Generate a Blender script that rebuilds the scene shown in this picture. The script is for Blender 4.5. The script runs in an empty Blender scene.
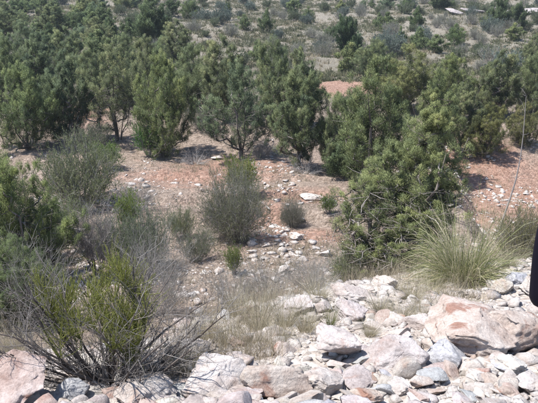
import bpy, bmesh, math, random
import numpy as np
from mathutils import Vector, Matrix

# ------------------------------------------------------------------ camera, sky, sun, exposure
scene = bpy.context.scene
COL = scene.collection
TILT = 18.0                      # degrees below the horizontal
FPX = 649.0                      # focal length in pixels of the 538 px wide photograph
cam_d = bpy.data.cameras.new('camera')
cam_d.sensor_width = 36.0
cam_d.lens = 36.0 * FPX / 538.0
cam_d.clip_start = 0.05
cam_d.clip_end = 3000.0
cam = bpy.data.objects.new('camera', cam_d)
cam.location = (0, 0, 0)
cam.rotation_euler = (math.radians(90 - TILT), 0, 0)
COL.objects.link(cam)
scene.camera = cam

SUN_EL, SUN_AZ = 64.0, -100.0     # azimuth from +Y (view direction), negative = to the left
world = bpy.data.worlds.new('World')
scene.world = world
world.use_nodes = True
wn = world.node_tree
sky = wn.nodes.new('ShaderNodeTexSky')
sky.sky_type = 'NISHITA'
sky.sun_disc = False
sky.sun_elevation = math.radians(SUN_EL)
sky.sun_rotation = math.radians(SUN_AZ)
sky.altitude = 1200
bg = wn.nodes['Background']
bg.inputs['Strength'].default_value = 0.15
wn.links.new(sky.outputs['Color'], bg.inputs['Color'])

sun_d = bpy.data.lights.new('sun', 'SUN')
sun_d.energy = 5.0
sun_d.angle = math.radians(0.55)
sun_d.color = (1.0, 0.97, 0.93)
sun = bpy.data.objects.new('sun', sun_d)
az, el = math.radians(SUN_AZ), math.radians(SUN_EL)
sdir = Vector((math.sin(az) * math.cos(el), math.cos(az) * math.cos(el), math.sin(el)))
sun.rotation_euler = sdir.to_track_quat('Z', 'Y').to_euler()
COL.objects.link(sun)

scene.view_settings.view_transform = 'Standard'
scene.view_settings.look = 'None'
scene.view_settings.gamma = 1.0
scene.view_settings.use_curve_mapping = False
scene.view_settings.exposure = 0.95
scene.cycles.max_bounces = 6
scene.cycles.diffuse_bounces = 3
scene.cycles.transmission_bounces = 4
scene.cycles.use_denoising = True

# ------------------------------------------------------------------ numpy noise
def _hash(ix, iy, iz, seed):
    h = (ix.astype(np.int64) * 374761393 + iy.astype(np.int64) * 668265263 + iz.astype(np.int64) * 2147483647 + seed * 974711) & 0xFFFFFFFF
    h = ((h ^ (h >> 13)) * 1274126177) & 0xFFFFFFFF
    h = h ^ (h >> 16)
    return (h & 0xFFFFFF).astype(np.float64) / float(0xFFFFFF)

def vnoise(p, seed=0):
    i = np.floor(p).astype(np.int64)
    f = p - i
    f = f * f * f * (f * (f * 6 - 15) + 10)
    r = 0
    for dx in (0, 1):
        wx = f[:, 0] if dx else 1 - f[:, 0]
        for dy in (0, 1):
            wy = f[:, 1] if dy else 1 - f[:, 1]
            for dz in (0, 1):
                wz = f[:, 2] if dz else 1 - f[:, 2]
                r = r + wx * wy * wz * _hash(i[:, 0] + dx, i[:, 1] + dy, i[:, 2] + dz, seed)
    return r * 2 - 1

def fbm(p, octv=4, seed=0, gain=0.5, lac=2.03):
    a, s, r = 1.0, 1.0, 0
    for k in range(octv):
        r = r + a * vnoise(p * s + k * 17.3, seed + k)
        a *= gain
        s *= lac
    return r

def fbm2(x, y, scale, octv=4, seed=0, gain=0.5):
    p = np.stack([np.ravel(x) / scale, np.ravel(y) / scale, np.full(np.size(x), 0.37 + seed)], 1)
    return fbm(p, octv, seed, gain).reshape(np.shape(x))

def sstep(a, b, x):
    t = np.clip((x - a) / (b - a), 0, 1)
    return t * t * (3 - 2 * t)

# ------------------------------------------------------------------ the shape of the land
def crest(X):                    # where the near bank breaks off into the gully
    return np.interp(X, [-30, -2.06, -1.35, -0.69, 0.37, 1.84, 4.3, 30], [3.0, 4.25, 4.5, 5.7, 7.05, 8.3, 9.6, 16])

def height(X, Y):
    X = np.asarray(X, float)
    Y = np.asarray(Y, float)
    wob = fbm2(X, Y, 1.7, 3, 3) * 0.45
    yc = crest(X) + wob * 0.8
    zb = np.minimum(-2.8 - 0.2625 * (Y - 4), -1.45)
    zb = zb + fbm2(X, Y, 1.1, 4, 11) * 0.10 + fbm2(X, Y, 0.22, 3, 12) * 0.028
    Yv = Y + fbm2(X, Y, 14.0, 3, 5) * 1.5
    zv = np.interp(Yv, [0, 4, 8, 11, 14, 20, 28, 38, 50, 65, 90, 120, 200, 450, 900],
                   [-4.2, -4.6, -5.1, -5.6, -6.2, -6.8, -7.0, -6.25, -5.8, -5.3, -3.65, -1.6, 6.0, 28.0, 60.0])
    amp = np.clip((Y - 6) / 40, 0.12, 1.0)
    zv = zv + fbm2(X, Y, 9.0, 4, 21) * 0.55 * amp + fbm2(X, Y, 1.6, 3, 23) * 0.10 + fbm2(X, Y, 0.4, 2, 24) * 0.03
    # low eroded ledges that step down the clearing towards us
    led = fbm2(X, Y, 5.0, 3, 31) * 1.3
    for k, (ly, hgt) in enumerate(((17.6, 0.30), (20.2, 0.26), (23.4, 0.22))):
        m = np.exp(-((X + 0.3) / 6.5) ** 2)
        zv = zv + hgt * m * (sstep(ly - 0.18, ly + 0.18, Y + led) - sstep(ly + 0.3, ly + 4.5, Y + led))
    # washed-out red gully at the right with a cut bank on its left side
    gx = 6.2 + (Y - 18) * 0.22 + fbm2(X, Y, 3.0, 3, 37) * 0.5
    gm = sstep(12, 16, Y) * (1 - sstep(25, 30, Y))
    zv = zv - gm * 0.75 * sstep(-0.35, 0.35, X - gx)
    t = sstep(0, 5.2, Y - yc)
    return zb * (1 - t) + zv * t

CT, ST = math.cos(math.radians(TILT)), math.sin(math.radians(TILT))
def pix_dir(px, py):
    u, v = (px - 269.0) / FPX, (201.5 - py) / FPX
    return np.array([u, CT + v * ST, -ST + v * CT])      # unit depth along the view axis

_T = np.concatenate([np.arange(2.5, 14, 0.02), np.arange(14, 60, 0.06), np.arange(60, 260, 0.25)])
def at(px, py):
    """ground point under a direction of view, and its depth"""
    d = pix_dir(px, py)
    P = _T[:, None] * d[None, :]
    g = height(P[:, 0], P[:, 1])
    below = np.nonzero(P[:, 2] < g)[0]
    i = below[0] if len(below) else len(_T) - 1
    t = _T[i]
    p = t * d
    return np.array([p[0], p[1], float(height(p[0:1], p[1:2])[0])]), t

# ------------------------------------------------------------------ mesh helpers
def make_mesh(name, V, F, mat=None, fattr=None, pattr=None, smooth=False):
    V = np.ascontiguousarray(V, np.float32)
    F = np.ascontiguousarray(F, np.int32)
    me = bpy.data.meshes.new(name)
    k = F.shape[1]
    me.vertices.add(len(V))
    me.vertices.foreach_set('co', V.ravel())
    me.loops.add(F.size)
    me.loops.foreach_set('vertex_index', F.ravel())
    me.polygons.add(len(F))
    me.polygons.foreach_set('loop_start', np.arange(0, F.size, k, dtype=np.int32))
    if smooth:
        me.polygons.foreach_set('use_smooth', np.ones(len(F), bool))
    me.update(calc_edges=True)
    for nm, arr in (fattr or {}).items():
        a = me.attributes.new(nm, 'FLOAT', 'FACE')
        a.data.foreach_set('value', np.ascontiguousarray(arr, np.float32))
    for nm, arr in (pattr or {}).items():
        a = me.attributes.new(nm, 'FLOAT', 'POINT')
        a.data.foreach_set('value', np.ascontiguousarray(arr, np.float32))
    if mat:
        me.materials.append(mat)
    return me

class Buf:
    """collects triangles with a per-face tint"""
    def __init__(self):
        self.V, self.F, self.A, self.n = [], [], [], 0
    def add(self, V, F, a):
        self.V.append(np.asarray(V, np.float32)); self.F.append(np.asarray(F, np.int64) + self.n)
        self.A.append(np.broadcast_to(np.asarray(a, np.float32), (len(F),))); self.n += len(V)
    def mesh(self, name, mat, smooth=False):
        return make_mesh(name, np.concatenate(self.V), np.concatenate(self.F), mat, {'tint': np.concatenate(self.A)}, smooth=smooth)

def norm(v):
    return v / np.maximum(np.linalg.norm(v, axis=-1, keepdims=True), 1e-9)

def grow(rng, start, d, length, pts, up=0.0, jit=0.1):
    """batch of curved paths (N, pts, 3)"""
    N = len(start)
    P = np.empty((N, pts, 3)); P[:, 0] = start
    d = norm(d)
    step = (length / (pts - 1))[:, None]
    for k in range(1, pts):
        d = norm(d + rng.normal(0, jit, (N, 3)) + np.array([0, 0, up]))
        P[:, k] = P[:, k - 1] + d * step
    return P

def tubes(buf, P, R, sides=3, tint=0.5):
    """batch of tapered tubes along paths P (N,K,3) with radii R (N,K)"""
    N, K, _ = P.shape
    T = np.empty_like(P)
    T[:, 1:-1] = P[:, 2:] - P[:, :-2]; T[:, 0] = P[:, 1] - P[:, 0]; T[:, -1] = P[:, -1] - P[:, -2]
    T = norm(T)
    ref = np.where(np.abs(T[..., 2:3]) > 0.9, np.array([1.0, 0, 0]), np.array([0, 0, 1.0]))
    U = norm(np.cross(T, ref)); W = np.cross(T, U)
    ang = np.arange(sides) * 2 * math.pi / sides
    ring = P[:, :, None, :] + R[:, :, None, None] * (np.cos(ang)[None, None, :, None] * U[:, :, None, :] + np.sin(ang)[None, None, :, None] * W[:, :, None, :])
    idx = np.arange(N * K * sides).reshape(N, K, sides)
    a, b = idx[:, :-1, :], idx[:, 1:, :]
    a2, b2 = np.roll(a, -1, 2), np.roll(b, -1, 2)
    F = np.concatenate([np.stack([a, a2, b2], -1).reshape(-1, 3), np.stack([a, b2, b], -1).reshape(-1, 3)])
    tt = np.broadcast_to(np.asarray(tint, float).reshape(-1, 1, 1) if np.ndim(tint) else np.full((1, 1, 1), tint), (N, K - 1, sides)).reshape(-1)
    buf.add(ring.reshape(-1, 3), F, np.concatenate([tt, tt]))

def leaves(buf, rng, pos, d, length, width, tint):
    """one narrow triangle per leaf spray"""
    N = len(pos)
    d = norm(d)
    s = norm(np.cross(d, rng.normal(0, 1, (N, 3)))) * (np.asarray(width) / 2).reshape(-1, 1)
    L = np.asarray(length).reshape(-1, 1)
    V = np.stack([pos - s, pos + s, pos + d * L], 1).reshape(-1, 3)
    buf.add(V, np.arange(3 * N).reshape(N, 3), tint)

def ribbons(buf, P, W, rng, tint):
    """flat blades along paths (N,K,3); W (N,K) widths"""
    N, K, _ = P.shape
    T = norm(P[:, -1] - P[:, 0])
    S = norm(np.cross(T, rng.normal(0, 1, (N, 3)) + np.array([0, 0, 0.3])))[:, None, :] * W[..., None] / 2
    V = np.stack([P - S, P + S], 2)
    idx = np.arange(N * K * 2).reshape(N, K, 2)
    a, b, c, e = idx[:, :-1, 0], idx[:, :-1, 1], idx[:, 1:, 1], idx[:, 1:, 0]
    F = np.concatenate([np.stack([a, b, c], -1).reshape(-1, 3), np.stack([a, c, e], -1).reshape(-1, 3)])
    tt = np.broadcast_to(np.asarray(tint, float).reshape(-1, 1), (N, K - 1)).reshape(-1)
    buf.add(V.reshape(-1, 3), F, np.concatenate([tt, tt]))

def link(name, me, parent=None, kind=None):
    o = bpy.data.objects.new(name, me)
    COL.objects.link(o)
    if parent:
        o.parent = parent
    if kind:
        o['kind'] = kind
    return o

def tag(o, label, cat, group=None):
    o['label'] = label
    o['category'] = cat
    if group:
        o['group'] = group
    return o

# ------------------------------------------------------------------ materials
def nodes_mat(name):
    m = bpy.data.materials.new(name)
    m.use_nodes = True
    nt = m.node_tree
    b = nt.nodes['Principled BSDF']
    return m, nt, b

def N(nt, typ, **kw):
    n = nt.nodes.new(typ)
    for k, v in kw.items():
        setattr(n, k, v)
    return n

def ramp(nt, stops):
    r = N(nt, 'ShaderNodeValToRGB')
    e = r.color_ramp.elements
    while len(e) < len(stops):
        e.new(0.5)
    for i, (p, c) in enumerate(stops):
        e[i].position = p
        e[i].color = (*c, 1)
    return r

def mixc(nt, fac, a, b, mode='MIX'):
    m = N(nt, 'ShaderNodeMix', data_type='RGBA', blend_type=mode)
    for sock, v in ((m.inputs[0], fac), (m.inputs[6], a), (m.inputs[7], b)):
        if isinstance(v, (int, float)):
            sock.default_value = v
        elif isinstance(v, tuple):
            sock.default_value = (*v, 1)
        else:
            nt.links.new(v, sock)
    return m.outputs[2]

def noise(nt, vec, scale, detail=5, rough=0.6, dist=0.0):
    n = N(nt, 'ShaderNodeTexNoise')
    n.inputs['Scale'].default_value = scale
    n.inputs['Detail'].default_value = detail
    n.inputs['Roughness'].default_value = rough
    n.inputs['Distortion'].default_value = dist
    if vec is not None:
        nt.links.new(vec, n.inputs['Vector'])
    return n

def leaf_material(name, stops, transl=0.35, rough=0.6):
    m, nt, b = nodes_mat(name)
    at_ = N(nt, 'ShaderNodeAttribute', attribute_name='tint')
    r = ramp(nt, stops)
    nt.links.new(at_.outputs['Fac'], r.inputs['Fac'])
    oi = N(nt, 'ShaderNodeObjectInfo')
    c = mixc(nt, 1.0, r.outputs['Color'], oi.outputs['Color'], 'MULTIPLY')
    nt.links.new(c, b.inputs['Base Color'])
    b.inputs['Roughness'].default_value = rough
    b.inputs['Specular IOR Level'].default_value = 0.3
    tr = N(nt, 'ShaderNodeBsdfTranslucent')
    nt.links.new(c, tr.inputs['Color'])
    mx = N(nt, 'ShaderNodeMixShader')
    mx.inputs[0].default_value = transl
    nt.links.new(b.outputs[0], mx.inputs[1])
    nt.links.new(tr.outputs[0], mx.inputs[2])
    nt.links.new(mx.outputs[0], nt.nodes['Material Output'].inputs['Surface'])
    return m

M = {}
M['juniper'] = leaf_material('juniper_foliage', [(0.0, (0.095, 0.122, 0.072)), (0.45, (0.182, 0.212, 0.108)), (0.8, (0.275, 0.292, 0.135)), (1.0, (0.38, 0.36, 0.22))], 0.42)
M['shrub'] = leaf_material('shrub_foliage', [(0.0, (0.10, 0.115, 0.07)), (0.5, (0.18, 0.19, 0.115)), (1.0, (0.30, 0.29, 0.19))])
M['bright'] = leaf_material('bright_green_foliage', [(0.0, (0.13, 0.155, 0.035)), (0.5, (0.235, 0.255, 0.065)), (1.0, (0.37, 0.35, 0.12))], 0.45)
M['dry'] = leaf_material('dry_grass', [(0.0, (0.27, 0.22, 0.15)), (0.5, (0.42, 0.36, 0.26)), (1.0, (0.58, 0.52, 0.40))], 0.3)
M['bear'] = leaf_material('bear_grass_blades', [(0.0, (0.10, 0.13, 0.045)), (0.35, (0.19, 0.21, 0.08)), (0.7, (0.33, 0.31, 0.15)), (1.0, (0.52, 0.46, 0.32))], 0.3, 0.45)
M['broom'] = leaf_material('olive_broom_foliage', [(0.0, (0.16, 0.175, 0.045)), (0.5, (0.27, 0.285, 0.075)), (1.0, (0.41, 0.39, 0.14))], 0.5)
M['twig'] = leaf_material('grey_twigs', [(0.0, (0.10, 0.085, 0.075)), (0.5, (0.21, 0.19, 0.175)), (1.0, (0.38, 0.36, 0.34))], 0.0, 0.8)
M['bark'] = leaf_material('bark', [(0.0, (0.055, 0.042, 0.035)), (0.5, (0.11, 0.09, 0.078)), (1.0, (0.24, 0.215, 0.20))], 0.0, 0.9)

def rock_material(name, stops, stain=(0.42, 0.29, 0.23), stain_lo=0.56, stain_hi=0.72, bump=1.0, scale=1.0):
    m, nt, b = nodes_mat(name)
    tc = N(nt, 'ShaderNodeTexCoord')
    oi = N(nt, 'ShaderNodeObjectInfo')
    off = N(nt, 'ShaderNodeVectorMath', operation='MULTIPLY_ADD')
    geo = N(nt, 'ShaderNodeNewGeometry')
    comb = N(nt, 'ShaderNodeCombineXYZ')
    for i in range(3):
        nt.links.new(oi.outputs['Random'], comb.inputs[i])
    nt.links.new(comb.outputs[0], off.inputs[0])
    off.inputs[1].default_value = (37, 19, 53)
    nt.links.new(geo.outputs['Position'], off.inputs[2])
    v = off.outputs[0]
    n1 = noise(nt, v, 4.0 * scale, 8, 0.65, 0.4)
    r1 = ramp(nt, stops)
    nt.links.new(n1.outputs['Fac'], r1.inputs['Fac'])
    n2 = noise(nt, v, 3.1 * scale, 6, 0.6, 0.8)
    r2 = ramp(nt, [(stain_lo, (0, 0, 0)), (stain_hi, (1, 1, 1))])
    nt.links.new(n2.outputs['Fac'], r2.inputs['Fac'])
    c = mixc(nt, r2.outputs['Color'], r1.outputs['Color'], stain)
    n3 = noise(nt, v, 42 * scale, 5, 0.7)
    r3 = ramp(nt, [(0.3, (0.62, 0.60, 0.58)), (0.62, (1.0, 1.0, 1.0))])
    nt.links.new(n3.outputs['Fac'], r3.inputs['Fac'])
    c = mixc(nt, 0.8, c, r3.outputs['Color'], 'MULTIPLY')
    c = mixc(nt, 1.0, c, oi.outputs['Color'], 'MULTIPLY')
    nt.links.new(c, b.inputs['Base Color'])
    b.inputs['Roughness'].default_value = 0.9
    b.inputs['Specular IOR Level'].default_value = 0.2
    nb = noise(nt, v, 16 * scale, 10, 0.72)
    vc = N(nt, 'ShaderNodeTexVoronoi', feature='DISTANCE_TO_EDGE')
    vc.inputs['Scale'].default_value = 4.5 * scale
    wv = N(nt, 'ShaderNodeVectorMath', operation='MULTIPLY_ADD')
    nt.links.new(nb.outputs['Color'], wv.inputs[0]); wv.inputs[1].default_value = (.45, .45, .45); nt.links.new(v, wv.inputs[2])
    nt.links.new(wv.outputs[0], vc.inputs['Vector'])
    cr_ = ramp(nt, [(0.0, (0, 0, 0)), (0.06, (1, 1, 1))])
    nt.links.new(vc.outputs['Distance'], cr_.inputs['Fac'])
    bc = N(nt, 'ShaderNodeBump'); bc.inputs['Strength'].default_value = .16; bc.inputs['Distance'].default_value = .015
    nt.links.new(cr_.outputs['Color'], bc.inputs['Height'])
    bp = N(nt, 'ShaderNodeBump')
    bp.inputs['Strength'].default_value = 0.8
    bp.inputs['Distance'].default_value = 0.05 * bump / scale
    nt.links.new(nb.outputs['Fac'], bp.inputs['Height'])
    nt.links.new(bc.outputs[0], bp.inputs['Normal'])
    nt.links.new(bp.outputs[0], b.inputs['Normal'])
    return m

M['rock'] = rock_material('limestone', [(0.28, (0.29, 0.24, 0.215)), (0.42, (0.45, 0.395, 0.36)), (0.58, (0.56, 0.515, 0.48)), (0.75, (0.66, 0.63, 0.60))])
M['rock_red'] = rock_material('red_stained_limestone', [(0.28, (0.28, 0.20, 0.165)), (0.45, (0.43, 0.345, 0.30)), (0.65, (0.56, 0.49, 0.445))], stain=(0.30, 0.175, 0.135), stain_lo=0.55, stain_hi=0.63)
M['rock_grey'] = rock_material('grey_limestone', [(0.28, (0.30, 0.30, 0.31)), (0.5, (0.43, 0.43, 0.44)), (0.75, (0.55, 0.55, 0.56))], stain=(0.33, 0.30, 0.28), stain_lo=0.62, stain_hi=0.75)

# ------------------------------------------------------------------ ground
def ground_material():
    m, nt, b = nodes_mat('ground_soil')
    geo = N(nt, 'ShaderNodeNewGeometry')
    v = geo.outputs['Position']
    red = N(nt, 'ShaderNodeAttribute', attribute_name='red')
    pale = N(nt, 'ShaderNodeAttribute', attribute_name='pale')
    n_big = noise(nt, v, 0.9, 6, 0.6, 0.5)
    n_mid = noise(nt, v, 6.0, 6, 0.65, 0.3)
    n_fin = noise(nt, v, 45.0, 6, 0.7)
    base = ramp(nt, [(0.3, (0.15, 0.115, 0.09)), (0.5, (0.235, 0.185, 0.15)), (0.7, (0.33, 0.275, 0.23))])
    nt.links.new(n_mid.outputs['Fac'], base.inputs['Fac'])
    redr = ramp(nt, [(0.3, (0.19, 0.105, 0.075)), (0.55, (0.295, 0.185, 0.14)), (0.75, (0.38, 0.28, 0.225))])
    nt.links.new(n_mid.outputs['Fac'], redr.inputs['Fac'])
    paler = ramp(nt, [(0.3, (0.39, 0.325, 0.28)), (0.5, (0.52, 0.46, 0.41)), (0.7, (0.64, 0.59, 0.545))])
    nt.links.new(n_mid.outputs['Fac'], paler.inputs['Fac'])
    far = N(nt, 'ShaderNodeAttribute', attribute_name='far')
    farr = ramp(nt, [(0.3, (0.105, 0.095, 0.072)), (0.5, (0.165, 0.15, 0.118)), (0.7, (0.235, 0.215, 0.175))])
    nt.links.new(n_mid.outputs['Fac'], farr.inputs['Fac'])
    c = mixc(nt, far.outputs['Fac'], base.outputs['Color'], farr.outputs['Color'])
    c = mixc(nt, pale.outputs['Fac'], c, paler.outputs['Color'])
    ad = N(nt, 'ShaderNodeMath', operation='MULTIPLY_ADD')
    nt.links.new(n_big.outputs['Fac'], ad.inputs[0]); ad.inputs[1].default_value = 0.6
    ad0 = N(nt, 'ShaderNodeMath', operation='MULTIPLY_ADD')
    nt.links.new(n_mid.outputs['Fac'], ad0.inputs[0]); ad0.inputs[1].default_value = 0.55
    nt.links.new(red.outputs['Fac'], ad0.inputs[2])
    nt.links.new(ad0.outputs[0], ad.inputs[2])
    rr = ramp(nt, [(0.76, (0, 0, 0)), (1.0, (.9, .9, .9))])
    nt.links.new(ad.outputs[0], rr.inputs['Fac'])
    c = mixc(nt, rr.outputs['Color'], c, redr.outputs['Color'])
    # gravel: cells of pale and dark pebbles
    vo = N(nt, 'ShaderNodeTexVoronoi', feature='F1')
    vo.inputs['Scale'].default_value = 15.0
    nt.links.new(v, vo.inputs['Vector'])
    hs = N(nt, 'ShaderNodeSeparateColor')
    nt.links.new(vo.outputs['Color'], hs.inputs[0])
    pr = ramp(nt, [(0.0, (0.62, 0.60, 0.58)), (0.55, (1, 1, 1)), (0.85, (1.25, 1.25, 1.25))])
    nt.links.new(hs.outputs[0], pr.inputs['Fac'])
    c = mixc(nt, 0.7, c, pr.outputs['Color'], 'MULTIPLY')
    fr = ramp(nt, [(0.3, (0.6, 0.58, 0.56)), (0.6, (1, 1, 1))])
    nt.links.new(n_fin.outputs['Fac'], fr.inputs['Fac'])
    c = mixc(nt, 0.7, c, fr.outputs['Color'], 'MULTIPLY')
    nt.links.new(c, b.inputs['Base Color'])
    b.inputs['Roughness'].default_value = 0.95
    b.inputs['Specular IOR Level'].default_value = 0.1
    b1 = N(nt, 'ShaderNodeBump', invert=True)
    b1.inputs['Strength'].default_value = 0.8
    b1.inputs['Distance'].default_value = 0.04
    nt.links.new(vo.outputs['Distance'], b1.inputs['Height'])
    b2 = N(nt, 'ShaderNodeBump')
    b2.inputs['Strength'].default_value = 0.7
    b2.inputs['Distance'].default_value = 0.03
    nt.links.new(n_fin.outputs['Fac'], b2.inputs['Height'])
    nt.links.new(b1.outputs[0], b2.inputs['Normal'])
    nt.links.new(b2.outputs[0], b.inputs['Normal'])
    return m

def soil_masks(X, Y):
    """where the soil itself is red or pale"""
    red = 0.16 * sstep(12, 15, Y) * (1 - sstep(27, 34, Y)) + np.zeros_like(X)
    for px, py, rx, ry, s in ((235, 170, 3.8, 2.8, 0.52), (190, 178, 3.4, 2.0, 0.5), (290, 200, 3.0, 1.8, 0.42), (160, 175, 3, 2, .35), (300, 236, 2.5, 1.0, .5), (250, 222, 2, 1.2, .45), (510, 195, 4.2, 8.0, 0.50), (475, 165, 3.0, 4.0, 0.6),
                              (335, 88, 2.8, 3.2, 0.95), (90, 108, 2.0, 4.0, 0.5), (95, 118, 1.5, 3, 0.4), (210, 105, 2, 3, 0.4), (30, 300, 1.5, 1.8, 0.25), (250, 240, 3.0, 1.2, 0.2)):
        p, _ = at(px, py)
        red = np.maximum(red, s * np.exp(-((X - p[0]) / rx) ** 2 - ((Y - p[1]) / ry) ** 2))
    d = Y - crest(X)
    pale = 0.9 * (1 - sstep(0.3, 4.5, d)) + 0.10 * sstep(45, 70, Y)
    red = red + 0.10 * (1 - sstep(-1, 3, d))
    return red, pale

def build_ground():
    a_in = np.linspace(-29, 29, 400)
    a_out = np.linspace(29, 331, 90)[1:-1]
    ang = np.radians(np.concatenate([a_in, a_out]))
    n_a = len(ang)
    r = np.concatenate([[0.05, 0.8, 1.6, 2.4], np.geomspace(2.9, 60, 520), np.geomspace(60, 300, 90)[1:]])
    A, R = np.meshgrid(ang, r)
    X, Y = R * np.sin(A), R * np.cos(A)
    Z = height(X, Y)
    V = np.stack([X, Y, Z], -1).reshape(-1, 3)
    idx = np.arange(len(V)).reshape(X.shape)
    a, b = idx[:-1, :], idx[1:, :]
    F = np.stack([a, b, np.roll(b, -1, 1), np.roll(a, -1, 1)], -1).reshape(-1, 4)[:, ::-1]
    red, pale = soil_masks(X, Y)
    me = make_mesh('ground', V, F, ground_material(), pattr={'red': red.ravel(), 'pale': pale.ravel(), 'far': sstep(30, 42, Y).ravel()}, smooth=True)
    return link('ground', me, kind='structure')

ground = build_ground()

# ------------------------------------------------------------------ rocks
def ico(sub):
    bm = bmesh.new()
    bmesh.ops.create_icosphere(bm, subdivisions=sub, radius=1.0)
    V = np.array([v.co[:] for v in bm.verts])
    F = np.array([[v.index for v in f.verts] for f in bm.faces])
    bm.free()
    return V, F
ICO = {s: ico(s) for s in (1, 2, 3, 5)}

def rock_shape(seed, sub, asp=(1, 0.8, 0.6), planes=16, rough=0.22):
    rng = np.random.default_rng(seed)
    V, F = ICO[sub]
    V = V.copy()
    if sub > 3:
        V = V * (1 + rough * fbm(V * 1.3 + seed * 3.1, 4, seed))[:, None]
        ax = norm(rng.normal(0, .35, 3) + (0, 0, 1))
        h = V @ ax
        st = .16
        hq = np.floor(h / st + .35 * fbm(V * 1.5 + seed, 2, seed + 2)) * st          # bedding
        V = V * (1 + .10 * (_hash(np.round(hq / st).astype(int), 0 * hq.astype(int), 0 * hq.astype(int), seed) - .5))[:, None]
    for k in range(planes if sub > 3 else 7):
        n = norm(rng.normal(0, 1, 3))
        if sub <= 3:
            n = np.eye(3)[k % 3] * (1 if k < 3 else -1) + rng.normal(0, .38, 3) if k < 6 else n
            n = norm(n)
        d = rng.uniform(0.50, 0.84) if sub > 3 else rng.uniform(0.30, 0.62)
        if sub > 3:
            d = d + .05 * fbm(V * 2.5 + k * 7 + seed, 3, seed + k)
        over = np.maximum(V @ n - d, 0)
        V = V - over[:, None] * n
    V = V / np.abs(V).max()
    if sub > 3:
        n2 = 1 - np.abs(fbm(V * 3.4 + seed, 4, seed + 5, 0.55))
        n3 = fbm(V * 11.0 + seed, 3, seed + 9, 0.65)
        V = V * (1 + .07 * (n2 - 0.7) + .022 * n3)[:, None]
    elif sub == 3:
        V = V * (1 + .05 * fbm(V * 3 + seed, 3, seed))[:, None]
    else:
        V = V * (1 + rng.uniform(-0.28, 0.22, len(V)))[:, None]
    V = V * np.array(asp)
    ext = V.max(0) - V.min(0)
    V = (V - (V.max(0) + V.min(0)) / 2) / ext[0]           # unit width along x, other axes keep their ratio
    return V, F

BIG = [make_mesh('boulder', *rock_shape(100 + i, 5, asp), None) for i, asp in enumerate(
    [(1, .8, .6), (1, .75, .5), (1, .9, .75), (1, .7, .42), (1, .85, .6), (1, .6, .5), (1, .8, .35), (1, 1, .7)])]
SMALL = [make_mesh('stone', *rock_shape(200 + i, 3, asp), None) for i, asp in enumerate(
    [(1, .8, .5), (1, .7, .35), (1, .9, .6), (1, .6, .45), (1, .85, .3), (1, .75, .55)])]
_with_mat = {}
def mat_mesh(me, mat):
    k = (me.name, mat)
    if k not in _with_mat:
        c = me.copy(); c.materials.clear(); c.materials.append(M[mat]); _with_mat[k] = c
    return _with_mat[k]

rr = random.Random(5)
def place_rock(name, me, px, py, w_px, mat='rock', rot=None, squash=1.0, color=None, sink=0.25, tilt=0.25, parent=None):
    """px,py = where its foot meets the ground"""
    p, d = at(px, py)
    w = w_px / FPX * d
    o = link(name, mat_mesh(me, mat), parent)
    zs = [v.co.z for v in me.vertices[:40]]
    o.scale = (w, w, w * squash)
    o.rotation_euler = (rr.uniform(-tilt, tilt), rr.uniform(-tilt, tilt), rr.uniform(0, 6.28) if rot is None else rot)
    hh = 0.3 * w * squash
    o.location = (p[0], p[1] + 0.25 * w, p[2] + hh * (1 - 2 * sink))
    g = rr.uniform(0.9, 1.08)
    o.color = color or (g, g * rr.uniform(0.97, 1.01), g * rr.uniform(0.95, 1.02), 1)
    return o

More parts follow.
